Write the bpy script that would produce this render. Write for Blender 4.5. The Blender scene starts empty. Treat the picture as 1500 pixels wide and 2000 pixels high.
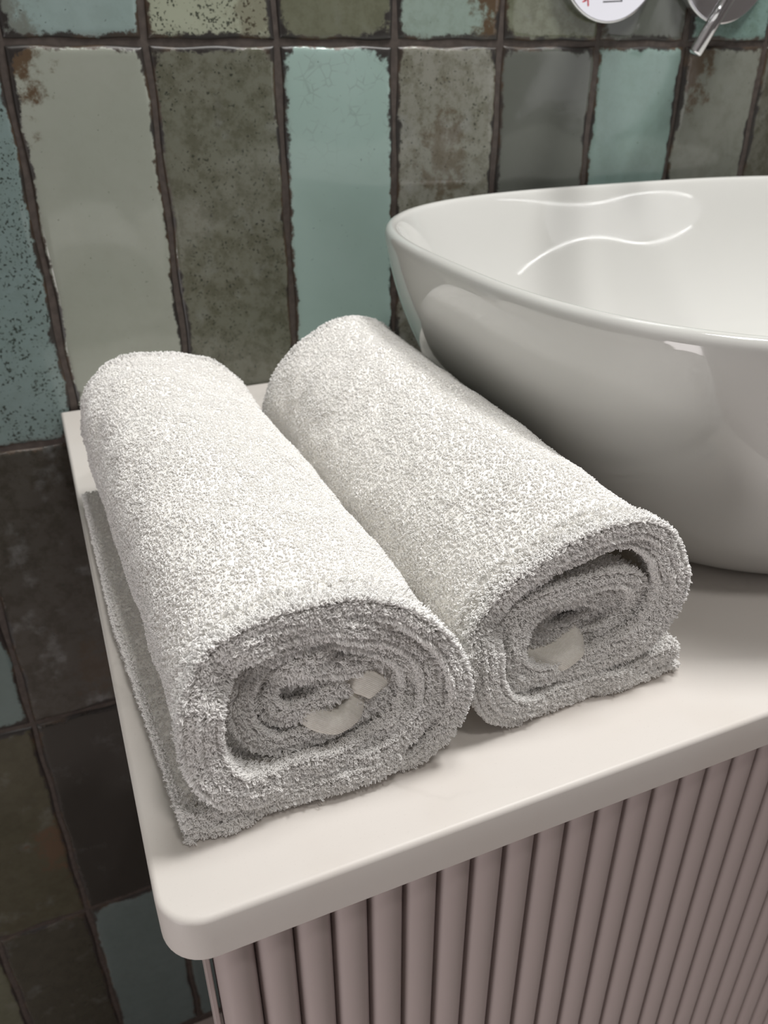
import bpy, bmesh, math, random
import numpy as np
from mathutils import Vector, Matrix

# ------------------------------------------------------------------ camera, light, exposure
sc = bpy.context.scene
col = sc.collection
PI = math.pi

cam_d = bpy.data.cameras.new('camera')
cam = bpy.data.objects.new('camera', cam_d)
col.objects.link(cam)
YAW, PITCH, ROLL = 0.3990, 0.5125, -0.0044
cam.location = (0.0053, -0.6991, 0.2605)
fw = Vector((math.sin(YAW)*math.cos(PITCH), math.cos(YAW)*math.cos(PITCH), -math.sin(PITCH)))
rt = Vector((math.cos(YAW), -math.sin(YAW), 0))
up = rt.cross(fw)
r2 = rt*math.cos(ROLL) + up*math.sin(ROLL)
u2 = -rt*math.sin(ROLL) + up*math.cos(ROLL)
cam.rotation_euler = Matrix((r2, u2, -fw)).transposed().to_euler()
cam_d.sensor_fit = 'HORIZONTAL'
cam_d.sensor_width = 36
cam_d.lens = 1570.8/1500*36
cam_d.clip_start = 0.01
cam_d.dof.use_dof = True
cam_d.dof.focus_distance = 0.34
cam_d.dof.aperture_fstop = 22
sc.camera = cam

sc.view_settings.view_transform = 'Standard'
sc.view_settings.look = 'None'
sc.view_settings.gamma = 1
sc.view_settings.use_curve_mapping = False
sc.view_settings.exposure = 0.24
sc.cycles.use_denoising = True
sc.cycles.max_bounces = 48
sc.cycles.diffuse_bounces = 48
sc.cycles.transmission_bounces = 12
sc.cycles.glossy_bounces = 4

FLOOR = -0.94
CEIL = 1.75
XL, XR, YF = -0.7886, 2.2114, -3.2

world = bpy.data.worlds.new('world')
sc.world = world
world.use_nodes = True
world.node_tree.nodes['Background'].inputs[0].default_value = (0.9, 0.95, 1.0, 1)
world.node_tree.nodes['Background'].inputs[1].default_value = 0.05

def area(name, loc, size, power, colr, target=None, size_y=None):
    l = bpy.data.lights.new(name, 'AREA')
    l.energy = power
    l.color = colr
    l.size = size
    if size_y:
        l.shape = 'RECTANGLE'
        l.size_y = size_y
    o = bpy.data.objects.new(name, l)
    o.location = loc
    d = (Vector(target) - Vector(loc)) if target else Vector((0, 0, -1))
    o.rotation_euler = d.to_track_quat('-Z', 'Y').to_euler()
    col.objects.link(o)
    return o

area('ceiling_panel_light', (0.80, -0.52, 1.50), 0.26, 13.2, (1.0, 0.985, 0.96), target=(.3, -.35, 0), size_y=0.26)
area('ceiling_panel_light', (0.40, -0.42, CEIL-0.03), 0.40, 7.5, (1.0, 0.985, 0.96), size_y=0.30)
area('side_fill_light', (-0.76, -0.86, -0.34), 0.4, 3.9, (1.0, 0.94, 0.93), target=(.3, -.58, -.3), size_y=0.6)  # unseen fill, added low on the left to light the reeds
area('plate_reflection_light', (XR-0.02, -2.40, 0.55), 1.05, 2.5, (0.97, 0.96, 1.0), target=(0, -2.40, 0.55), size_y=1.05)  # added panel, no real doorway: whitens the reflection in the spout's chrome plate
area('room_light', (0.3, -1.15, CEIL-0.03), 0.14, 4.8, (1.0, 0.955, 0.91), size_y=0.14)
st = area('strip_light', (XR-0.015, -1.70, 1.075), 0.95, .50, (1.0, 1.0, 1.0), size_y=0.013)
st.rotation_euler = (math.radians(90), 0, math.radians(90))

# ------------------------------------------------------------------ helpers
def tag(o, label=None, cat=None, group=None, kind=None):
    if label: o['label'] = label
    if cat: o['category'] = cat
    if group: o['group'] = group
    if kind: o['kind'] = kind
    return o

def empty(name, loc=(0, 0, 0)):
    o = bpy.data.objects.new(name, None)
    o.location = loc
    o.empty_display_size = 0.05
    col.objects.link(o)
    return o

def link_mesh(name, me, mat, parent=None, smooth=True):
    o = bpy.data.objects.new(name, me)
    col.objects.link(o)
    if mat: me.materials.append(mat)
    if smooth:
        me.polygons.foreach_set('use_smooth', np.ones(len(me.polygons), dtype=bool))
    if parent:
        o.parent = parent
        o.matrix_parent_inverse = Matrix.Translation(parent.location).inverted()
    return o

def mesh_np(name, V, Q, mat, parent=None, smooth=True):
    """V (n,3) float array, Q (m,4) int array of quads"""
    me = bpy.data.meshes.new(name)
    V = np.ascontiguousarray(V, dtype=np.float32)
    Q = np.ascontiguousarray(Q, dtype=np.int32)
    k = Q.shape[1]
    me.vertices.add(len(V)); me.vertices.foreach_set('co', V.ravel())
    me.loops.add(Q.size); me.loops.foreach_set('vertex_index', Q.ravel())
    me.polygons.add(len(Q))
    me.polygons.foreach_set('loop_start', np.arange(0, Q.size, k, dtype=np.int32))
    me.update(calc_edges=True)
    return link_mesh(name, me, mat, parent, smooth)

def bm_obj(name, bm, mat, parent=None, smooth=True):
    me = bpy.data.meshes.new(name)
    bmesh.ops.recalc_face_normals(bm, faces=bm.faces)
    bm.to_mesh(me); bm.free()
    return link_mesh(name, me, mat, parent, smooth)

def box_bm(bm, x0, x1, y0, y1, z0, z1, bevel=0.0, seg=2):
    r = bmesh.ops.create_cube(bm, size=1)
    vs = r['verts']
    for v in vs:
        v.co = Vector(((x0+x1)/2 + v.co.x*(x1-x0), (y0+y1)/2 + v.co.y*(y1-y0), (z0+z1)/2 + v.co.z*(z1-z0)))
    if bevel:
        es = list({e for v in vs for e in v.link_edges})
        bmesh.ops.bevel(bm, geom=es, offset=bevel, segments=seg, affect='EDGES', profile=0.5)

def tube_bm(bm, pts, radii, n=24, cap=True):
    pts = [Vector(p) for p in pts]
    rings = []
    prev = None
    for i, p in enumerate(pts):
        if i == 0: t = pts[1]-p
        elif i == len(pts)-1: t = p-pts[i-1]
        else: t = pts[i+1]-pts[i-1]
        t.normalize()
        a = prev if prev else (Vector((0, 0, 1)) if abs(t.z) < .9 else Vector((1, 0, 0)))
        u = (a - t*a.dot(t)).normalized()
        prev = u
        v = t.cross(u)
        rings.append([bm.verts.new(p + (u*math.cos(2*PI*k/n) + v*math.sin(2*PI*k/n))*radii[i]) for k in range(n)])
    for a, b in zip(rings, rings[1:]):
        for k in range(n):
            bm.faces.new((a[k], a[(k+1) % n], b[(k+1) % n], b[k]))
    if cap:
        bm.faces.new(rings[0][::-1]); bm.faces.new(rings[-1])

def lathe_y(name, prof, cx, cz, mat, parent=None, n=96):
    """revolve (radius, y) pairs about the y axis through (cx, cz)"""
    V = []; Q = []
    for r, y in prof:
        for k in range(n):
            a = 2*PI*k/n
            V.append((cx + r*math.cos(a), y, cz + r*math.sin(a)))
    for i in range(len(prof)-1):
        for k in range(n):
            Q.append((i*n+k, i*n+(k+1) % n, (i+1)*n+(k+1) % n, (i+1)*n+k))
    return mesh_np(name, np.array(V), np.array(Q), mat, parent)

# ------------------------------------------------------------------ materials
def s2l(c):
    c = np.array(c, dtype=float)/255
    return tuple(np.where(c <= .04045, c/12.92, ((c+.055)/1.055)**2.4))

def mat_new(name):
    m = bpy.data.materials.new(name)
    m.use_nodes = True
    nt = m.node_tree
    return m, nt, nt.nodes['Principled BSDF']

class NT:
    def __init__(s, nt): s.nt = nt
    def n(s, t, **kw):
        nd = s.nt.nodes.new(t)
        for k, v in kw.items(): setattr(nd, k, v)
        return nd
    def l(s, a, b): s.nt.links.new(a, b)
    def math(s, op, a, b=None, c=None, clamp=False):
        nd = s.n('ShaderNodeMath', operation=op); nd.use_clamp = clamp
        for i, x in enumerate((a, b, c)):
            if x is None: continue
            if isinstance(x, (int, float)): nd.inputs[i].default_value = x
            else: s.l(x, nd.inputs[i])
        return nd.outputs[0]
    def ss(s, x, lo, hi, a=0.0, b=1.0):
        nd = s.n('ShaderNodeMapRange', interpolation_type='SMOOTHSTEP')
        s.l(x, nd.inputs[0])
        for i, v in enumerate((lo, hi, a, b)): nd.inputs[i+1].default_value = v
        return nd.outputs[0]
    def noise(s, vec, scale, detail=2, rough=.5):
        nd = s.n('ShaderNodeTexNoise')
        if vec is not None: s.l(vec, nd.inputs['Vector'])
        nd.inputs['Scale'].default_value = scale
        nd.inputs['Detail'].default_value = detail
        nd.inputs['Roughness'].default_value = rough
        return nd.outputs[0]
    def mix(s, f, a, b, mode='MIX'):
        nd = s.n('ShaderNodeMix', data_type='RGBA', blend_type=mode)
        nd.clamp_factor = True
        for i, x in ((0, f), (6, a), (7, b)):
            if isinstance(x, (int, float)): nd.inputs[i].default_value = x
            elif isinstance(x, tuple): nd.inputs[i].default_value = (*x, 1) if len(x) == 3 else x
            else: s.l(x, nd.inputs[i])
        return nd.outputs[2]

def simple(name, c, rough=.5, metal=0, spec=.5, coat=0, vary=True):
    m, nt, b = mat_new(name)
    b.inputs['Base Color'].default_value = (*c, 1)
    b.inputs['Roughness'].default_value = rough
    b.inputs['Metallic'].default_value = metal
    b.inputs['Specular IOR Level'].default_value = spec
    b.inputs['Coat Weight'].default_value = coat
    t = NT(nt)
    tc = t.n('ShaderNodeTexCoord')
    nz = t.noise(tc.outputs['Object'], 60, 3)
    if vary: t.l(t.ss(nz, .3, .7, max(rough-.03, 0.02), rough+.03), b.inputs['Roughness'])
    else: t.l(t.mix(nz, tuple(x*.985 for x in c), tuple(min(x*1.015, 1) for x in c)), b.inputs['Base Color'])
    return m

def make_tile_mat():
    m, nt, b = mat_new('glazed_tile')
    t = NT(nt)
    def at(n, o='Fac'):
        nd = t.n('ShaderNodeAttribute', attribute_name=n); return nd.outputs[o]
    base = at('tcol', 'Color')
    luv = t.n('ShaderNodeSeparateXYZ'); t.l(at('tuv', 'Vector'), luv.inputs[0])      # metres from tile's lower left, tile height in z
    par = t.n('ShaderNodeSeparateXYZ'); t.l(at('tpar', 'Vector'), par.inputs[0])     # speckle, mottle, rust
    speck_amt, mott_amt, rust_amt = par.outputs
    par2 = t.n('ShaderNodeSeparateXYZ'); t.l(at('tpar2', 'Vector'), par2.inputs[0])  # rust centre x, z ; crackle
    geo = t.n('ShaderNodeNewGeometry')
    P = geo.outputs['Position']
    u, v = luv.outputs[0], luv.outputs[1]
    du = t.math('MINIMUM', u, t.math('SUBTRACT', 0.0958, u))
    dv = t.math('MINIMUM', v, t.math('SUBTRACT', 0.2955, v))
    d = t.math('DIVIDE', t.math('MULTIPLY', du, dv), t.math('ADD', t.math('MAXIMUM', t.math('ADD', du, dv), .0001), 0.0))
    n1 = t.noise(P, 110, 6, .72)
    n2 = t.noise(P, 22, 2, .5)
    d2 = t.math('ADD', d, t.math('MULTIPLY', t.math('SUBTRACT', n1, .5), .012))
    d2 = t.math('ADD', d2, t.math('MULTIPLY', t.math('SUBTRACT', n2, .50), .009))
    edge = t.ss(d2, .0017, .0034, 1, 0)
    # mottling
    m1 = t.noise(P, 60, 9, .76)
    m2 = t.noise(P, 12, 3, .5)
    mm = t.math('MULTIPLY', t.ss(m1, .42, .62), mott_amt)
    c = t.mix(mm, base, (.55, .53, .45), 'MULTIPLY')
    mott_big = t.math('MULTIPLY', t.ss(m2, .4, .65), .30)
    c = t.mix(mott_big, c, (.80, .84, .80), 'MULTIPLY')
    # light cloudy deposits
    m3 = t.noise(P, 26, 5, .6)
    c = t.mix(t.math('MULTIPLY', t.math('MULTIPLY', t.ss(m3, .55, .75), mott_amt), .35), c, (.33, .35, .36))
    # dark speckles
    vo = t.n('ShaderNodeTexNoise'); t.l(P, vo.inputs['Vector'])
    vo.inputs['Scale'].default_value = 420; vo.inputs['Detail'].default_value = 2.5; vo.inputs['Roughness'].default_value = .6
    dens = t.math('MULTIPLY', t.ss(t.noise(P, 30, 2), .22, .55), speck_amt)
    thr = t.math('SUBTRACT', .72, t.math('MULTIPLY', dens, .20))
    sp = t.math('MULTIPLY', t.math('SUBTRACT', vo.outputs[0], thr), 22, clamp=True)
    c = t.mix(t.math('MULTIPLY', sp, .85), c, (.018, .022, .016))
    # rust bloom
    ru = t.math('SUBTRACT', u, par2.outputs[0]); rv = t.math('SUBTRACT', v, par2.outputs[1])
    rr = t.math('SQRT', t.math('ADD', t.math('MULTIPLY', ru, ru), t.math('MULTIPLY', t.math('MULTIPLY', rv, rv), .35)))
    rn = t.noise(P, 60, 6, .7)
    rs = t.math('ADD', t.math('MULTIPLY', rr, -18), t.math('ADD', t.math('MULTIPLY', rn, 1.8), -.32))
    rust = t.math('MULTIPLY', t.ss(rs, .10, .42), rust_amt)
    c = t.mix(rust, c, (.085, .052, .028))
    # crackle
    vc = t.n('ShaderNodeTexVoronoi', feature='DISTANCE_TO_EDGE'); t.l(P, vc.inputs['Vector']); vc.inputs['Scale'].default_value = 105
    cr = t.math('MULTIPLY', t.ss(vc.outputs['Distance'], .0, .07, 1, 0), par2.outputs[2])
    cr = t.math('MULTIPLY', cr, t.ss(v, .17, .27, 0, 1))
    cr = t.math('MULTIPLY', cr, t.ss(t.noise(P, 70, 2), .42, .6))
    c = t.mix(t.math('MULTIPLY', cr, .30), c, (.10, .09, .07))
    # worn dark edge, brown where the glaze pulled back
    ec = t.mix(t.ss(n2, .45, .60), (.022, .019, .017), (.060, .038, .022))
    c = t.mix(edge, c, ec)
    t.l(c, b.inputs['Base Color'])
    t.l(t.math('ADD', t.math('MULTIPLY', edge, .28), .09), b.inputs['Roughness'])
    b.inputs['IOR'].default_value = 1.52
    b.inputs['Specular IOR Level'].default_value = .55
    bp = t.n('ShaderNodeBump'); bp.inputs['Strength'].default_value = .35; bp.inputs['Distance'].default_value = .0012
    hgt = t.math('SUBTRACT', t.math('MULTIPLY', t.noise(P, 28, 3, .5), .5), t.math('MULTIPLY', edge, .35))
    t.l(hgt, bp.inputs['Height']); t.l(bp.outputs[0], b.inputs['Normal'])
    return m

def make_grout_mat():
    m, nt, b = mat_new('brown_grout')
    t = NT(nt); geo = t.n('ShaderNodeNewGeometry')
    n = t.noise(geo.outputs['Position'], 160, 5)
    t.l(t.mix(t.ss(n, .3, .7), s2l((62, 54, 50)), s2l((78, 70, 65))), b.inputs['Base Color'])
    b.inputs['Roughness'].default_value = .55
    bp = t.n('ShaderNodeBump'); bp.inputs['Strength'].default_value = .4; bp.inputs['Distance'].default_value = .0006
    t.l(n, bp.inputs['Height']); t.l(bp.outputs[0], b.inputs['Normal'])
    return m

def make_quartz():
    m, nt, b = mat_new('white_quartz')
    t = NT(nt); geo = t.n('ShaderNodeNewGeometry'); P = geo.outputs['Position']
    w = t.n('ShaderNodeTexNoise'); t.l(P, w.inputs['Vector']); w.inputs['Scale'].default_value = 5.5; w.inputs['Detail'].default_value = 5
    v = t.math('ABSOLUTE', t.math('SUBTRACT', w.outputs[0], .5))
    vein = t.ss(v, 0, .012, 1, 0)
    vein = t.math('MULTIPLY', vein, t.ss(t.noise(P, 9, 2), .45, .65))
    c = t.mix(t.math('MULTIPLY', vein, .16), s2l((221, 216, 211)), s2l((176, 172, 165)))
    c = t.mix(t.math('MULTIPLY', t.ss(t.noise(P, 14, 3), .45, .7), .35), c, s2l((213, 205, 197)))
    g = t.noise(P, 900, 2)
    c = t.mix(t.math('MULTIPLY', t.ss(g, .62, .75), .10), c, s2l((170, 160, 150)))
    t.l(c, b.inputs['Base Color'])
    b.inputs['Roughness'].default_value = .38
    b.inputs['Specular IOR Level'].default_value = .25
    return m

def make_terry(name, a, bb):
    m, nt, b = mat_new(name)
    t = NT(nt); geo = t.n('ShaderNodeNewGeometry')
    n = t.noise(geo.outputs['Position'], 700, 3)
    t.l(t.mix(t.ss(n, .3, .7), s2l(a), s2l(bb)), b.inputs['Base Color'])
    b.inputs['Roughness'].default_value = .9
    b.inputs['Specular IOR Level'].default_value = .0
    b.inputs['Sheen Weight'].default_value = 0
    b.inputs['Sheen Roughness'].default_value = .5
    return m, t, b

M_tile = make_tile_mat()
M_grout = make_grout_mat()
M_quartz = make_quartz()
M_cloth, _t, _b = make_terry('terry_ground', (251, 249, 245), (253, 252, 249))
_bp = _t.n('ShaderNodeBump'); _bp.inputs['Strength'].default_value = .8; _bp.inputs['Distance'].default_value = .0008
_g = _t.n('ShaderNodeNewGeometry'); _t.l(_t.noise(_g.outputs['Position'], 520, 4), _bp.inputs['Height']); _t.l(_bp.outputs[0], _b.inputs['Normal'])
M_pile, _, _ = make_terry('terry_loops', (253, 252, 250), (254, 253, 252))
M_satin, _t, _b = make_terry('woven_tape', (232, 228, 220), (240, 237, 230))
_b.inputs['Roughness'].default_value = .55
_bp = _t.n('ShaderNodeBump'); _bp.inputs['Strength'].default_value = .5; _bp.inputs['Distance'].default_value = .0003
_w = _t.n('ShaderNodeTexWave'); _g = _t.n('ShaderNodeTexCoord'); _t.l(_g.outputs['Object'], _w.inputs['Vector']); _w.inputs['Scale'].default_value = 600; _w.bands_direction = 'DIAGONAL'
_t.l(_w.outputs['Fac'], _bp.inputs['Height']); _t.l(_bp.outputs[0], _b.inputs['Normal'])
M_ceramic = simple('white_ceramic', s2l((211, 211, 208)), rough=.06, spec=.55, coat=.3)
M_chrome = simple('polished_chrome', (.86, .86, .88), rough=.05, metal=1)
M_cab = simple('lilac_lacquer', s2l((180, 167, 165)), rough=.36, spec=.45, vary=False)
M_wall = simple('painted_plaster', s2l((150, 146, 146)), rough=.7)
M_ceil = simple('ceiling_paint', s2l((225, 225, 222)), rough=.8)
M_floor = simple('pale_floor_tile', s2l((190, 178, 172)), rough=.35)
M_red = simple('red_mark_mat', s2l((225, 60, 70)), rough=.4)
M_grey = simple('grey_mark_mat', s2l((120, 120, 125)), rough=.4)

# ------------------------------------------------------------------ tiled wall
X0, TW, Z0, TH = 0.0114, 0.100, 0.2722, 0.2997
G = 0.0042
FACE = -0.0015
tile_spec = {}     # (column, row) : colour sRGB, speckle, mottle, rust, (rust u, v), crackle ; row 0 is the one under the first joint
def T(c, r, colr, sp=0, mo=0, ru=0, rp=(.05, .15), cr=0):
    tile_spec[(c, r)] = (tuple(x*.73 for x in s2l(colr)), sp, mo, ru, rp, cr)
PALE, OLIVE, TEAL, GREY, DARK, BLACK, BLUE = (172, 177, 166), (124, 125, 112), (172, 197, 191), (150, 150, 140), (110, 113, 107), (44, 43, 38), (158, 178, 176)
T(-1, -1, BLUE, .9, .4); T(0, -1, BLUE, .1, .15, .5, (.004, .0)); T(1, -1, (176, 182, 162), .85, .1, .4, (.085, .02)); T(2, -1, (122, 124, 106), 0, .4)
T(3, -1, (160, 178, 170), .1, .3, .95, (.088, .03)); T(4, -1, (132, 136, 118), .1, .7); T(5, -1, DARK, 0, .05); T(6, -1, (140, 168, 162), .5, .5); T(7, -1, GREY, .3, .5); T(8, -1, PALE, .2, .3)
T(-2, 0, OLIVE, .1, .4); T(-1, 0, (136, 156, 155), .8, .2); T(0, 0, PALE, .0, .06, .95, (.0, .295)); T(1, 0, OLIVE, .55, .75); T(2, 0, TEAL, 0, .0, 0, (0, 0), .8)
T(3, 0, (150, 150, 140), .45, .8, .45, (.045, .215)); T(4, 0, DARK, 0, .05); T(5, 0, (146, 170, 164), .0, .15); T(6, 0, (140, 143, 134), .05, .3, .8, (.015, .285)); T(7, 0, (112, 112, 102), .3, .8); T(8, 0, TEAL, .1, .2)
T(-3, 1, PALE, .1, .3); T(-2, 1, (118, 136, 134), .1, .1); T(-1, 1, (76, 73, 67), .35, .9, .3, (.07, .05)); T(0, 1, OLIVE, .1, .5); T(1, 1, TEAL, .1, .2); T(2, 1, GREY, .1, .4)  # lower-left rows: some base colours darkened to deepen the counter's shade
T(-3, 2, DARK, 0, .3); T(-2, 2, (82, 80, 60), .05, .5, 1.0, (.085, .12)); T(-1, 2, BLACK, 0, .3); T(0, 2, DARK, 0, .3)
T(-3, 3, (108, 110, 90), .1, .4); T(-2, 3, (66, 65, 52), 0, .5); T(-1, 3, (112, 128, 127), .0, .15); T(0, 3, (112, 128, 127), .0, .15); T(1, 3, OLIVE, .1, .3)
rng = np.random.default_rng(5)
pal = [PALE, OLIVE, TEAL, GREY, DARK, BLUE]
def build_wall():
    V = []; F = []; C = []; UV = []; P1 = []; P2 = []
    NU, NV = 14, 36
    w, h = TW-G, TH-G
    e = [0, .0006, .0014, .0026, .0045]
    us = np.array(e + list(np.linspace(.0075, w-.0075, NU)) + [w-x for x in e[::-1]])
    vs = np.array(e + list(np.linspace(.0075, h-.0075, NV)) + [h-x for x in e[::-1]])
    for r in range(-5, 4):
        for c in range(-8, 22):
            xa = X0 + c*TW + G/2 + rng.normal(0, .0003)
            zt = Z0 - r*TH - G/2
            zb = zt - h
            if zb < FLOOR - .001 and r == 3: pass
            if (c, r) in tile_spec: sp = tile_spec[(c, r)]
            else: sp = (s2l(pal[rng.integers(len(pal))]), rng.random()*.5, rng.random()*.7, rng.random()*.6*(rng.random() < .4), (rng.random()*.09, rng.random()*.28), 0)
            Ug, Vg = np.meshgrid(us, vs)
            dd = np.minimum(np.minimum(Ug, w-Ug), np.minimum(Vg, h-Vg))
            q = np.clip(dd/.0045, 0, 1)
            pill = .0030*(1-np.sqrt(np.clip(1-(1-q)**2, 0, 1)))
            tx, tz = rng.normal(0, .006), rng.normal(0, .005)
            ph = rng.random(4)*6.28
            wob = .00028*np.sin(Ug*55+ph[0]+2*np.sin(Vg*20+ph[1])) + .00028*np.sin(Vg*32+ph[2]+1.5*np.sin(Ug*40+ph[3]))
            # irregular hand-cut outline
            ox = .0007*np.sin(Vg*70+ph[0])*(1-2*Ug/w)
            oz = .0006*np.sin(Ug*120+ph[1])*(1-2*Vg/h)
            Y = FACE + pill + tx*(Ug-w/2)*1.0 + tz*(Vg-h/2)*.5 + wob*q
            n0 = len(V) if isinstance(V, list) and not V else sum(len(a) for a in V)
            V.append(np.stack([xa+Ug+ox, Y, zb+Vg+oz], -1).reshape(-1, 3))
            a, b_ = Ug.shape
            idx = np.arange(a*b_).reshape(a, b_) + n0
            F.append(np.stack([idx[:-1, :-1], idx[:-1, 1:], idx[1:, 1:], idx[1:, :-1]], -1).reshape(-1, 4))
            k = a*b_
            C.append(np.tile([*sp[0], 1], (k, 1)))
            UV.append(np.stack([Ug, Vg, Ug*0], -1).reshape(-1, 3))
            P1.append(np.tile([sp[1], sp[2], sp[3]], (k, 1)))
            P2.append(np.tile([sp[4][0], sp[4][1], sp[5]], (k, 1)))
    V = np.concatenate(V); F = np.concatenate(F)
    nt_ = len(F)
    # grout bed, one board with a real thickness behind the tiles
    xa, xb, za, zb = X0-8*TW, X0+22*TW, FLOOR-.02, CEIL
    ng = len(V)
    yf, yb = .0006, .06
    V = np.concatenate([V, [(x, y, z) for x in (xa, xb) for y in (yf, yb) for z in (za, zb)]])
    q = lambda *i: [ng+k for k in i]
    F = np.concatenate([F, [q(0, 4, 5, 1), q(2, 3, 7, 6), q(0, 1, 3, 2), q(4, 6, 7, 5), q(1, 5, 7, 3), q(0, 2, 6, 4)]])
    o = mesh_np('wall_back', V, F, M_tile)
    me = o.data
    me.materials.append(M_grout)
    mi = np.zeros(len(F), dtype=np.int32); mi[nt_:] = 1
    me.polygons.foreach_set('material_index', mi)
    sm = np.ones(len(F), dtype=bool); sm[nt_:] = False
    me.polygons.foreach_set('use_smooth', sm)
    pad = lambda L, w_: np.concatenate(L + [np.zeros((8, w_))]).astype(np.float32).ravel()
    at = me.attributes.new('tcol', 'FLOAT_COLOR', 'POINT'); at.data.foreach_set('color', pad(C, 4))
    for nme, L in (('tuv', UV), ('tpar', P1), ('tpar2', P2)):
        at = me.attributes.new(nme, 'FLOAT_VECTOR', 'POINT'); at.data.foreach_set('vector', pad(L, 3))
    tag(o, kind='structure')
build_wall()

def slab(name, x0, x1, y0, y1, z0, z1, mat):
    bm = bmesh.new(); box_bm(bm, x0, x1, y0, y1, z0, z1)
    return tag(bm_obj(name, bm, mat, smooth=False), kind='structure')
slab('floor', XL, XR, YF, 0.06, FLOOR-.06, FLOOR, M_floor)
slab('ceiling', XL, XR, YF, 0.06, CEIL, CEIL+.06, M_ceil)
slab('wall_left', XL-.06, XL, YF, .06, FLOOR-.06, CEIL+.06, M_wall)
slab('wall_right', XR, XR+.06, YF, .06, FLOOR-.06, CEIL+.06, M_wall)
slab('wall_front', XL-.06, XR+.06, YF-.06, YF, FLOOR-.06, CEIL+.06, M_wall)

# ------------------------------------------------------------------ countertop
D, TT, CW = 0.5145, 0.0235, 1.30
def build_counter():
    bm = bmesh.new()
    R = .017
    pts = [(0, -.0035), (CW, -.0035)]
    for k in range(11):
        a = -k/10*PI/2
        pts.append((CW-R + R*math.cos(a), -D+R + R*math.sin(a)))
    for k in range(11):
        a = -PI/2 - k/10*PI/2
        pts.append((R + R*math.cos(a), -D+R + R*math.sin(a)))
    vs = [bm.verts.new((x, y, 0)) for x, y in pts]
    f = bm.faces.new(vs)
    r = bmesh.ops.extrude_face_region(bm, geom=[f])
    for v in r['geom']:
        if isinstance(v, bmesh.types.BMVert): v.co.z = -TT
    es = [e for e in bm.edges if abs(e.verts[0].co.z - e.verts[1].co.z) < 1e-6]
    bmesh.ops.bevel(bm, geom=es, offset=.0024, segments=4, affect='EDGES', profile=.5)
    o = bm_obj('countertop', bm, M_quartz)
    o.data.set_sharp_from_angle(angle=math.radians(50))
    tag(o, 'white quartz countertop slab with rounded front corner under the towels and basin', 'countertop')
build_counter()

# ------------------------------------------------------------------ vanity cabinet with reeded front
def build_cabinet():
    top, bot = -TT-.0005, FLOOR
    cx0, cx1 = .0450, CW-.045
    root = empty('vanity_cabinet', (.65, -.25, FLOOR))
    tag(root, 'pale lilac lacquered vanity cabinet with a vertically reeded front below the countertop', 'cabinet')
    bm = bmesh.new(); box_bm(bm, cx0, cx1, -.4885, -.004, bot, top, .0008)
    bm_obj('carcass', bm, M_cab, root, smooth=False)
    # reeded panel: convex reeds, pitch 16 mm
    pitch = .0160
    xs = .0325 - pitch      # first full reed begins here
    prof = []
    n = 12
    nre = int((CW-.017-xs)/pitch)
    x_end = xs + nre*pitch
    for k in range(nre):
        for i in range(n):
            a = PI*(i/n)
            x = xs + pitch*(k + .5 - .5*math.cos(a))
            prof.append((x, -.4985 - .0086*math.sin(a)**.9))
    prof.append((x_end, -.4985))
    bkp = -.4886
    zs = [top-.0006, top-.004, bot+.05]
    prof = np.array(prof)
    V = []; Q = []
    m_ = len(prof)
    for z in (zs[0], zs[2]):
        for x, y in prof: V.append((x, y, z))
    for x, y in prof: V.append((x, bkp, zs[0]))
    for x, y in prof: V.append((x, bkp, zs[2]))
    for i in range(m_-1):
        Q.append((i, i+1, m_+i+1, m_+i))
        Q.append((2*m_+i, 2*m_+i+1, i+1, i))
        Q.append((m_+i, m_+i+1, 3*m_+i+1, 3*m_+i))
        Q.append((2*m_+i+1, 2*m_+i, 3*m_+i, 3*m_+i+1))
    Q.append((0, m_, 3*m_, 2*m_)); Q.append((m_-1, 3*m_-1, 4*m_-1, 2*m_-1))
    o = mesh_np('reeded_front', np.array(V), np.array(Q), M_cab, root)
    o.data.set_sharp_from_angle(angle=math.radians(48))
    # plinth and thin edge strip seen at the left corner
    bm = bmesh.new(); box_bm(bm, .0128, .0150, -.4975, -.4800, bot+.05, top-.0006, .0004)
    bm_obj('edge_band', bm, M_cab, root, smooth=False)
    bm = bmesh.new(); box_bm(bm, cx0+.01, cx1-.01, -.4960, -.4888, bot+.0, bot+.045, .0006)
    bm_obj('plinth', bm, M_cab, root, smooth=False)
build_cabinet()

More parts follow.
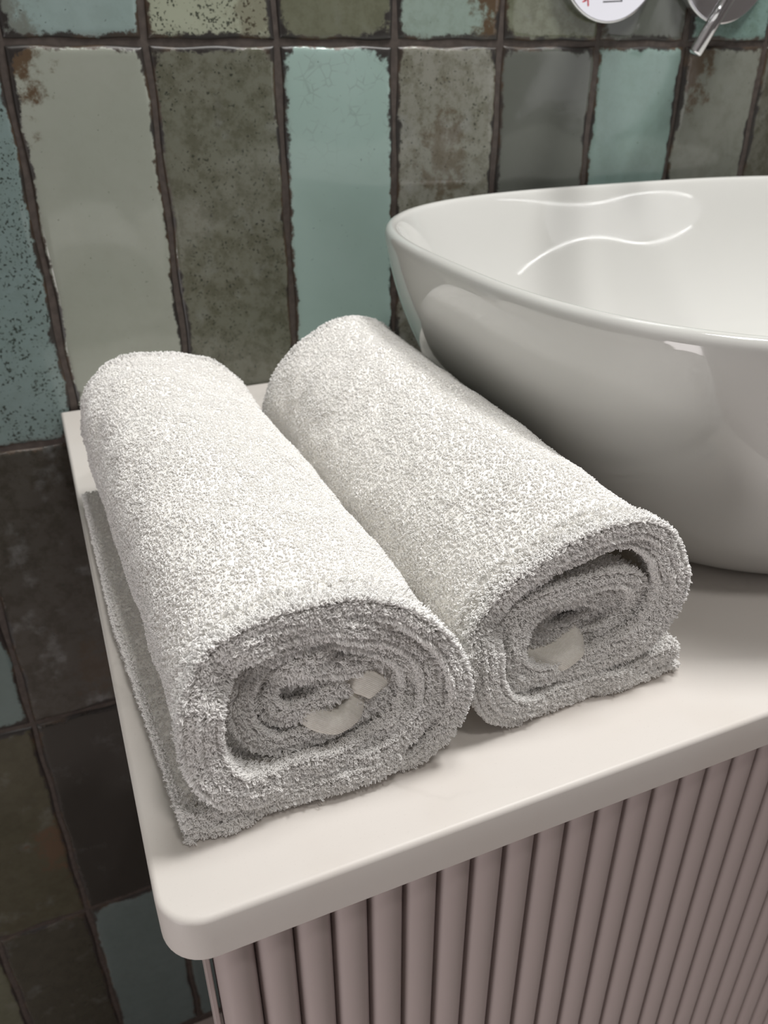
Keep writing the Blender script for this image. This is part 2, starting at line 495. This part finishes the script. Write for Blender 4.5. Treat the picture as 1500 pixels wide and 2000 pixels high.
# ------------------------------------------------------------------ vessel basin
def build_basin():
    xc, yc, A, B, N, H = .523, -.275, .3015, .244, 2.88, .158
    def ring(s, z, inset=0.0, lift=0.0, n=144):
        out = []
        for k in range(n):
            a = 2*PI*k/n
            ca, sa = math.cos(a), math.sin(a)
            r = (abs(ca)**N + abs(sa)**N)**(-1/N)
            x, y = A*s*r*ca, B*s*r*sa
            if inset:
                L = math.hypot(x, y); x -= x/L*inset; y -= y/L*inset
            out.append((xc+x, yc+y, z+lift))
        return out
    prof = [(.70, .0008, 0), (.750, .0012, 0), (.775, .0045, 0), (.795, .010, 0), (.820, .019, 0), (.850, .033, 0), (.880, .049, 0),
            (.912, .068, 0), (.942, .088, 0), (.966, .108, 0), (.984, .128, 0), (.993, .142, 0), (.9985, .1505, 0),
            (1.0, .1540, .0007), (1.0, .1566, .0022), (1.0, .1580, .0045), (1.0, .1582, .0065), (1.0, .1574, .0088), (1.0, .1556, .0102),
            (.995, .150, .011), (.984, .140, .0115), (.962, .120, .012), (.935, .100, .0125), (.895, .078, .013), (.84, .056, .014), (.76, .037, .014),
            (.65, .0255, .014), (.5, .0195, .0), (.3, .0165, 0), (.12, .0155, 0), (.085, .0150, 0), (.083, .0040, 0), (.02, .004, 0)]
    n = 144
    V = []
    for s, z, i in prof: V += ring(s, z, i, 0, n)
    Q = []
    for j in range(len(prof)-1):
        for k in range(n):
            Q.append((j*n+k, j*n+(k+1) % n, (j+1)*n+(k+1) % n, (j+1)*n+k))
    root = empty('vessel_basin', (xc, yc, .0))
    tag(root, 'glossy white ceramic countertop basin with rounded thin rim beside the rolled towels', 'basin')
    o = mesh_np('bowl', np.array(V), np.array(Q), M_ceramic, root)
    sd = o.modifiers.new('smooth', 'SUBSURF'); sd.levels = 1; sd.render_levels = 2
    # base closing disc and waste
    bm = bmesh.new()
    vs = [bm.verts.new(p) for p in ring(.705, .0009, 0, 0, 96)]
    bm.faces.new(vs)
    r = bmesh.ops.extrude_face_region(bm, geom=bm.faces[:])
    for v in r['geom']:
        if isinstance(v, bmesh.types.BMVert): v.co.z = .0035
    bm_obj('base', bm, M_ceramic, root, smooth=False)
    bm = bmesh.new()
    tube_bm(bm, [(xc, yc, .0045), (xc, yc, .0175), (xc, yc, .0195), (xc, yc, .0205)], [.018, .024, .024, .017], 48)
    bm_obj('drain_plug', bm, M_chrome, root)
build_basin()

# ------------------------------------------------------------------ wall tapware
def build_tap():
    cz = .3420
    # spout with its round plate
    r = empty('wall_spout', (.5115, -.004, cz))
    tag(r, 'wall mounted basin spout with round mirror chrome plate carrying red marks', 'tap')
    prof = [(.0005, -.0105), (.0522, -.0105), (.0528, -.0105), (.0539, -.0103), (.0544, -.0099), (.0545, -.0090), (.0545, -.0036), (.0005, -.0036)]
    lathe_y('cover_plate', prof, .5115, cz, M_chrome, r)
    bm = bmesh.new()
    pts = [(.5115, -.0106, cz), (.5115, -.06, cz+.001), (.5115, -.13, cz), (.5115, -.160, cz-.0015), (.5115, -.170, cz-.008), (.5115, -.172, cz-.020)]
    tube_bm(bm, pts, [.0125]*5+[.0115], 32)
    bm_obj('spout_pipe', bm, M_chrome, r)
    # thin red and grey bars low on the plate
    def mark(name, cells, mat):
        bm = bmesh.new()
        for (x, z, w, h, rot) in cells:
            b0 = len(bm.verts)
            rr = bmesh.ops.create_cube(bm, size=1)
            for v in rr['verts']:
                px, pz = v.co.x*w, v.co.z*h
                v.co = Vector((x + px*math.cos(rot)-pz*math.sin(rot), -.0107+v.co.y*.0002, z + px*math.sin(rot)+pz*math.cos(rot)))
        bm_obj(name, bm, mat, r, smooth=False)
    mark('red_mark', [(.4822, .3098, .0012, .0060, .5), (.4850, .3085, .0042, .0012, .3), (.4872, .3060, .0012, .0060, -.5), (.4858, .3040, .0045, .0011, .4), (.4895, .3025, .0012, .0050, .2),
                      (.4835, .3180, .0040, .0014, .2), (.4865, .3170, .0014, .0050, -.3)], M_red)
    mark('grey_line', [(.5150, .3040, .0200, .0012, .05), (.5245, .3075, .0012, .0070, .0)], M_grey)
    # lever tap
    r = empty('lever_tap', (.639, -.004, cz))
    tag(r, 'chrome wall lever tap whose thin rod handle points down toward the basin', 'tap')
    lathe_y('cover_plate', prof, .639, cz+.0005, M_chrome, r)
    prof2 = [(.0005, -.062), (.0185, -.062), (.0205, -.060), (.0210, -.057), (.0210, -.0107), (.0005, -.0107)]
    lathe_y('valve_body', prof2, .639, cz, M_chrome, r, 64)
    bm = bmesh.new()
    a = Vector((.5850, -.045, .2640)); b_ = Vector((.6260, -.058, .3470))
    d = (b_-a).normalized()
    tube_bm(bm, [a - d*.0008, a, a+d*.0012, a+(b_-a)*.5, b_], [.0042, .0053, .0057, .0060, .0064], 32)
    bm_obj('lever_rod', bm, M_chrome, r)
build_tap()

# ------------------------------------------------------------------ rolled towels
def catmull(P, n):
    P = np.array(P, float)
    P = np.vstack([2*P[0]-P[1], P, 2*P[-1]-P[-2]])
    out = []
    for i in range(1, len(P)-2):
        t = np.linspace(0, 1, 24, endpoint=False)[:, None]
        p0, p1, p2, p3 = P[i-1], P[i], P[i+1], P[i+2]
        out.append(.5*((2*p1) + (-p0+p2)*t + (2*p0-5*p1+4*p2-p3)*t**2 + (-p0+3*p1-3*p2+p3)*t**3))
    C = np.vstack(out + [P[-2:-1]])
    s = np.concatenate([[0], np.cumsum(np.linalg.norm(np.diff(C, axis=0), axis=1))])
    S = np.linspace(0, s[-1], n)
    C = np.stack([np.interp(S, s, C[:, k]) for k in range(2)], -1)
    for _ in range(3):
        C[1:-1] = .25*C[:-2] + .5*C[1:-1] + .25*C[2:]
    return C, S

class Noise1:
    """smooth value noise on a 2-D grid, periodic free"""
    def __init__(s, seed): s.g = np.random.default_rng(seed).normal(size=(256, 256))
    def __call__(s, x, y):
        x = np.asarray(x, float) + 60; y = np.asarray(y, float) + 60
        xi = np.floor(x).astype(int); yi = np.floor(y).astype(int)
        fx = x-xi; fy = y-yi
        fx = fx*fx*(3-2*fx); fy = fy*fy*(3-2*fy)
        g = s.g; a = xi % 256; b = yi % 256; a1 = (a+1) % 256; b1 = (b+1) % 256
        return (g[a, b]*(1-fx)*(1-fy) + g[a1, b]*fx*(1-fy) + g[a, b1]*(1-fx)*fy + g[a1, b1]*fx*fy)

def build_towel(ctrl, outward, y0, y1, warp, label, seed, s_outer, flap_sep, tapes):
    rg = np.random.default_rng(seed)
    nz = [Noise1(seed*10+k) for k in range(6)]
    NS = 620
    C, S = catmull(np.array(ctrl)/1000, NS)
    Tn = np.gradient(C, axis=0); Tn /= np.linalg.norm(Tn, axis=1)[:, None]
    Nn = np.stack([Tn[:, 1], -Tn[:, 0]], -1)*outward
    L = S[-1]
    def frame(s):
        c = np.stack([np.interp(s, S, C[:, k]) for k in range(2)], -1)
        n = np.stack([np.interp(s, S, Nn[:, k]) for k in range(2)], -1)
        t = np.stack([np.interp(s, S, Tn[:, k]) for k in range(2)], -1)
        return c, n, t
    def sep(s):
        return .0022 + flap_sep*np.clip(1 - s/.022, 0, 1)**1.3
    def yfront(s, ply):
        s = np.asarray(s)
        rec = .010*np.clip((s-s_outer*.92)/(L-s_outer), 0, 1)**.8
        return y0 + rec + .0016*nz[0](s*60, ply*7+1.0*0) + .0022*nz[1](s*18, ply*5) + (.0025 if ply else 0)
    HT = .0021   # half thickness of one ply
    def P(s, y, off):
        """point at arc position s, depth y and signed offset from the centreline"""
        c, n, t = frame(s)
        w = np.clip((y-y0)/(y1-y0), 0, 1)
        o = off + .0011*nz[2](s*28, y*26) * np.clip(s/.03, 0, 1) + .0005*nz[3](s*90, y*80)
        x = c[..., 0] + n[..., 0]*o
        z = c[..., 1] + n[..., 1]*o
        # pinched slightly where the layers are loose, and a drift from front to back
        x, z = warp(x, z, w, s)
        z = np.maximum(z, .0012 + .0*z)
        return np.stack([x, y, z], -1)
    root = empty('rolled_towel', (float(C[:, 0].mean()), (y0+y1)/2, 0))
    tag(root, label, 'towel', 'rolled towels on the countertop')
    V = []; Q = []; nv = 0
    NY = 84
    for ply in (0, 1):
        s = np.linspace(0.0 if ply == 0 else .0015, L, NS)
        sgn = 1 if ply == 0 else -1
        cen = sgn*(HT + sep(s)*.5)
        ts = np.concatenate([np.linspace(0, .06, 10), np.linspace(.06, 1, NY-9)[1:]])
        yf = yfront(s, ply)
        sides = []
        for side in (1, -1):
            rows = []
            for tt in ts:
                y = yf + (y1 - yf)*tt
                # rounded selvedge: the ply thins toward its two ends
                e = min(tt, 1-tt)*(y1-y0)
                th = HT*math.sqrt(max(0.0, 1-(1-min(e/.0016, 1))**2))
                rows.append(P(s, y, cen + side*th))
            sides.append(np.array(rows))
        for k, A in enumerate(sides):
            a, b = A.shape[:2]
            idx = np.arange(a*b).reshape(a, b) + nv
            q = np.stack([idx[:-1, :-1], idx[:-1, 1:], idx[1:, 1:], idx[1:, :-1]], -1).reshape(-1, 4)
            if (k == 0) == (outward > 0): q = q[:, ::-1]
            Q.append(q); V.append(A.reshape(-1, 3)); nv += a*b
            # close the two ends of the sheet
            if k == 1:
                i0 = idx; i1 = idx - a*b
                for j in (0, -1):
                    Q.append(np.stack([i0[:-1, j], i0[1:, j], i1[1:, j], i1[:-1, j]], -1))
    mesh_np('cloth', np.concatenate(V), np.concatenate(Q), M_cloth, root)

    # ---- terry loops
    pos = []; nor = []; tan = []; ln = []
    def scatter(n, s, y, off, sgn, lmin, lmax, fwd, tilt):
        """n loops rooted at (s, y), pointing along +-outward normal, leaning forward (-y) by fwd"""
        p = P(s, y, off)
        e = 8e-4
        ps = P(s+e, y, off) - p
        py = P(s, y+e, off) - p
        nn = np.cross(py, ps)
        nn /= np.maximum(np.linalg.norm(nn, axis=1), 1e-12)[:, None]
        c_, n_, t_ = frame(s)
        n3 = np.stack([n_[:, 0], n_[:, 1]*0, n_[:, 1]], -1)
        flip = np.sign((nn*n3).sum(1)); flip[flip == 0] = 1
        nn = nn*flip[:, None]*sgn
        t3 = ps/np.maximum(np.linalg.norm(ps, axis=1), 1e-12)[:, None]
        y3 = np.tile([0, -1.0, 0], (len(s), 1))
        # lie direction: slowly varying nap plus jitter
        lean_s = nz[4](s*120, y*120)*tilt*.55 + rg.normal(size=len(s))*tilt*.8
        lean_y = nz[5](s*120, y*120)*tilt*.55 + rg.normal(size=len(s))*tilt*.8 + fwd
        d = nn + t3*lean_s[:, None] + y3*lean_y[:, None]
        d /= np.linalg.norm(d, axis=1)[:, None]
        flat = 1 - .32*np.clip((nn[:, 2]-.45)/.3, 0, 1)*(lmax < .002)
        pos.append(p); nor.append(d); tan.append(np.cross(d, rg.normal(size=d.shape))); ln.append(rg.uniform(lmin, lmax, len(s))*flat)
    # outer face of the outermost turn, thinner cover underneath where nothing shows
    n = int(s_outer*(y1-y0)*1050000)
    s = rg.uniform(0, s_outer, n); y = rg.uniform(y0, y1, n)
    c_, n_, _ = frame(s)
    keep = (n_[:, 1] > -.75) | (rg.random(n) < .05)
    s, y = s[keep], y[keep]
    scatter(len(s), s, np.maximum(y, yfront(s, 0)+.0005), 2*HT + sep(s)*.5, 1, .0012, .0017, .85, .42)
    # upper face of the flap that the roll lies on
    fl = .060
    n = int(fl*(y1-y0)*1050000)
    s = rg.uniform(0, fl, n); y = rg.uniform(y0, y1, n)
    scatter(n, s, np.maximum(y, yfront(s, 1)+.0005), -(2*HT + sep(s)*.5), -1, .0012, .0017, .85, .42)
    # the free end of the flap, all along its length
    for ply, sg in ((0, 1), (1, -1)):
        n = int((y1-y0)*9000)
        s = rg.uniform(0, .002, n); y = rg.uniform(y0, y1, n)
        p = P(s, y, sg*(HT+sep(s)*.5)); c_, n_, t_ = frame(s)
        d = -np.stack([t_[:, 0], t_[:, 1]*0, t_[:, 1]], -1) + rg.normal(size=p.shape)*.55
        d[:, 2] = np.abs(d[:, 2])*.8
        d /= np.linalg.norm(d, axis=1)[:, None]
        pos.append(p); nor.append(d); tan.append(np.cross(d, rg.normal(size=d.shape))); ln.append(rg.uniform(.0016, .0028, n))
    # front selvedge of every layer: a fringe pointing out and forward, both faces
    for ply, sg in ((0, 1), (1, -1)):
        for side in (1, -1):
            n = int(L*24000)
            s = rg.uniform(0, L, n)
            inner = side*sg < 0 and True
            dep = rg.exponential(.0035, n)
            y = yfront(s, ply) + .0002 + np.minimum(dep*1.1, .014)
            scatter(n, s, y, sg*(HT+sep(s)*.5) + side*HT, side, .0024, .0039, .65, .32)
        n = int(L*14000)
        s = rg.uniform(0, L, n)
        y = yfront(s, ply) + .0003
        p = P(s, y, sg*(HT+sep(s)*.5) + rg.uniform(-1, 1, n)*HT*.8)
        d = np.tile([0, -1.0, 0], (n, 1)) + rg.normal(size=(n, 3))*.5
        d /= np.linalg.norm(d, axis=1)[:, None]
        pos.append(p); nor.append(d); tan.append(np.cross(d, rg.normal(size=d.shape))); ln.append(rg.uniform(.0012, .0026, n))
    # back edge
    n = int(s_outer*9000)
    s = rg.uniform(0, s_outer, n)
    scatter(n, s, np.full(n, y1-.0008) - rg.exponential(.001, n), 2*HT+sep(s)*.5, 1, .0016, .0026, -.7, .5)
    p = np.concatenate(pos); d = np.concatenate(nor); w = np.concatenate(tan); h = np.concatenate(ln)
    w /= np.maximum(np.linalg.norm(w, axis=1), 1e-9)[:, None]
    ok = (p[:, 2] + d[:, 2]*h > .0008)
    p, d, w, h = p[ok], d[ok], w[ok], h[ok]
    n = len(p)
    b = np.cross(d, w)
    hw = rg.uniform(.00030, .00050, n)
    r = rg.uniform(.00020, .00027, n)
    K = 6
    th = np.linspace(0, PI, K)
    # teardrop: foot, widening, round tip, back down
    lw = np.array([-.35, -.95, -.75, .75, .95, .35]); lh = np.array([-.12, .50, .95, .95, .50, -.12])
    bend = rg.normal(size=n)*.35
    Vt = np.empty((n, K, 3, 3), dtype=np.float32)
    cl = p[:, None, :] + w[:, None, :]*(hw[:, None]*lw)[..., None] + d[:, None, :]*(h[:, None]*lh)[..., None] + b[:, None, :]*((h*bend)[:, None]*np.clip(lh, 0, 1)**2)[..., None]
    cl[:, :, 2] = np.maximum(cl[:, :, 2], .0004)
    tg = np.gradient(cl, axis=1); tg /= np.maximum(np.linalg.norm(tg, axis=2), 1e-9)[..., None]
    e1 = np.cross(tg, b[:, None, :]); e1 /= np.maximum(np.linalg.norm(e1, axis=2), 1e-9)[..., None]
    e2 = b[:, None, :]
    for k in range(3):
        a = 2*PI*k/3
        Vt[:, :, k, :] = cl + (e1*math.cos(a) + e2*math.sin(a))*r[:, None, None]
    base = (np.arange(n, dtype=np.int64)*K*3)[:, None]
    q = []
    for j in range(K-1):
        for k in range(3):
            q.append((j*3+k, j*3+(k+1) % 3, (j+1)*3+(k+1) % 3, (j+1)*3+k))
    Qt = (base[:, :, None] + np.array(q)[None]).reshape(-1, 4)
    o = mesh_np('terry_pile', Vt.reshape(-1, 3), Qt, M_pile, root, smooth=False)
    o['kind'] = 'stuff'
    print('towel loops', n)
    # ---- woven tapes inside the roll
    for (pts, wd, th_) in tapes:
        pts = np.array(pts, float)
        A, _ = catmull(pts[:, :2], 26)
        yy = np.interp(np.linspace(0, 1, 26), np.linspace(0, 1, len(pts)), pts[:, 2])
        V = []; Q = []
        m = 14
        # the tape is a flat band: long in y, thin, following the profile curve
        g = np.gradient(A, axis=0); g /= np.linalg.norm(g, axis=1)[:, None]
        nn = np.stack([-g[:, 1], g[:, 0]], -1)
        for i in range(26):
            for k in range(m):
                a = 2*PI*k/m
                yk = math.copysign(abs(math.cos(a))**.35, math.cos(a))*wd/2
                oo = math.copysign(abs(math.sin(a))**.6, math.sin(a))*th_/2
                V.append((A[i, 0]+nn[i, 0]*oo, yy[i]+yk, A[i, 1]+nn[i, 1]*oo))
        for i in range(25):
            for k in range(m):
                Q.append((i*m+k, i*m+(k+1) % m, (i+1)*m+(k+1) % m, (i+1)*m+k))
        o = mesh_np('hanging_tape', np.array(V), np.array(Q), M_satin, root)
        o['label'] = 'smooth white woven tape'
    return root

Lctrl = [(16.5, 5.5), (40, 6.0), (70, 6.2), (98, 8), (115, 15), (125, 31), (126, 48), (118, 65), (104, 79), (83, 87), (60, 89.5), (42, 84), (31, 70), (27, 50), (29, 33), (38, 22),
         (57, 18), (80, 17.5), (101, 22), (114, 34), (114.5, 50), (105, 64), (85, 74.5), (61, 77), (46, 70), (40, 56), (42.5, 41), (54, 31), (72, 29), (90, 31.5), (101, 42), (100, 54), (88, 62), (69, 64), (57, 57), (54, 50), (60, 45), (71, 46.5), (84, 51)]
def warpL(x, z, w, s):
    zz = np.clip(z/.09, 0, 1)
    k = np.clip(s/.10, 0, 1)
    x = x - .0085*w*np.minimum(1, .35+.65*k) - .0080*np.clip(w*2, 0, 1)*(1-k)
    z = z*(1 + .045*w)
    return x, z
Rctrl = [(249.5, 11.5), (236, 8.0), (210, 6.0), (180, 5.8), (160, 8.5), (147, 20), (142.5, 38), (145, 56), (156, 73), (173, 85), (193, 91), (213, 89), (228, 78), (235.5, 62), (235, 45), (226, 30), (208, 22), (186, 19), (168, 22), (158, 33), (157, 46), (164, 57),
         (178, 61), (198, 64), (212, 61), (219, 53), (217, 43), (205, 36), (188, 34), (174, 38), (172, 46), (182, 52), (198, 53), (207, 49)]
def warpR(x, z, w, s):
    k = np.clip(s/.10, 0, 1)
    x = x + .0012 - .0030*w + (x-.190)*.05*w*k
    z = z*(1 + .07*w)
    return x, z
tapeL = [([(.064, .0440, -.466), (.071, .0380, -.471), (.079, .0350, -.4735), (.086, .0375, -.472), (.091, .0440, -.463)], .014, .0090),
         ([(.083, .0520, -.463), (.090, .0490, -.469), (.0965, .0445, -.4705), (.100, .038, -.463)], .013, .0115)]
tapeR = [([(.168, .0285, -.455), (.176, .0265, -.4655), (.186, .0275, -.4685), (.195, .0310, -.467), (.203, .037, -.452)], .015, .0105)]
build_towel(Lctrl, 1, -.4815, -.189, warpL, 'rolled white terry towel at the left edge of the countertop, loose flap on its left', 11, .405, .0012, tapeL)
build_towel(Rctrl, -1, -.4765, -.185, warpR, 'rolled white terry towel between the other towel and the ceramic basin', 23, .400, .0075, tapeR)
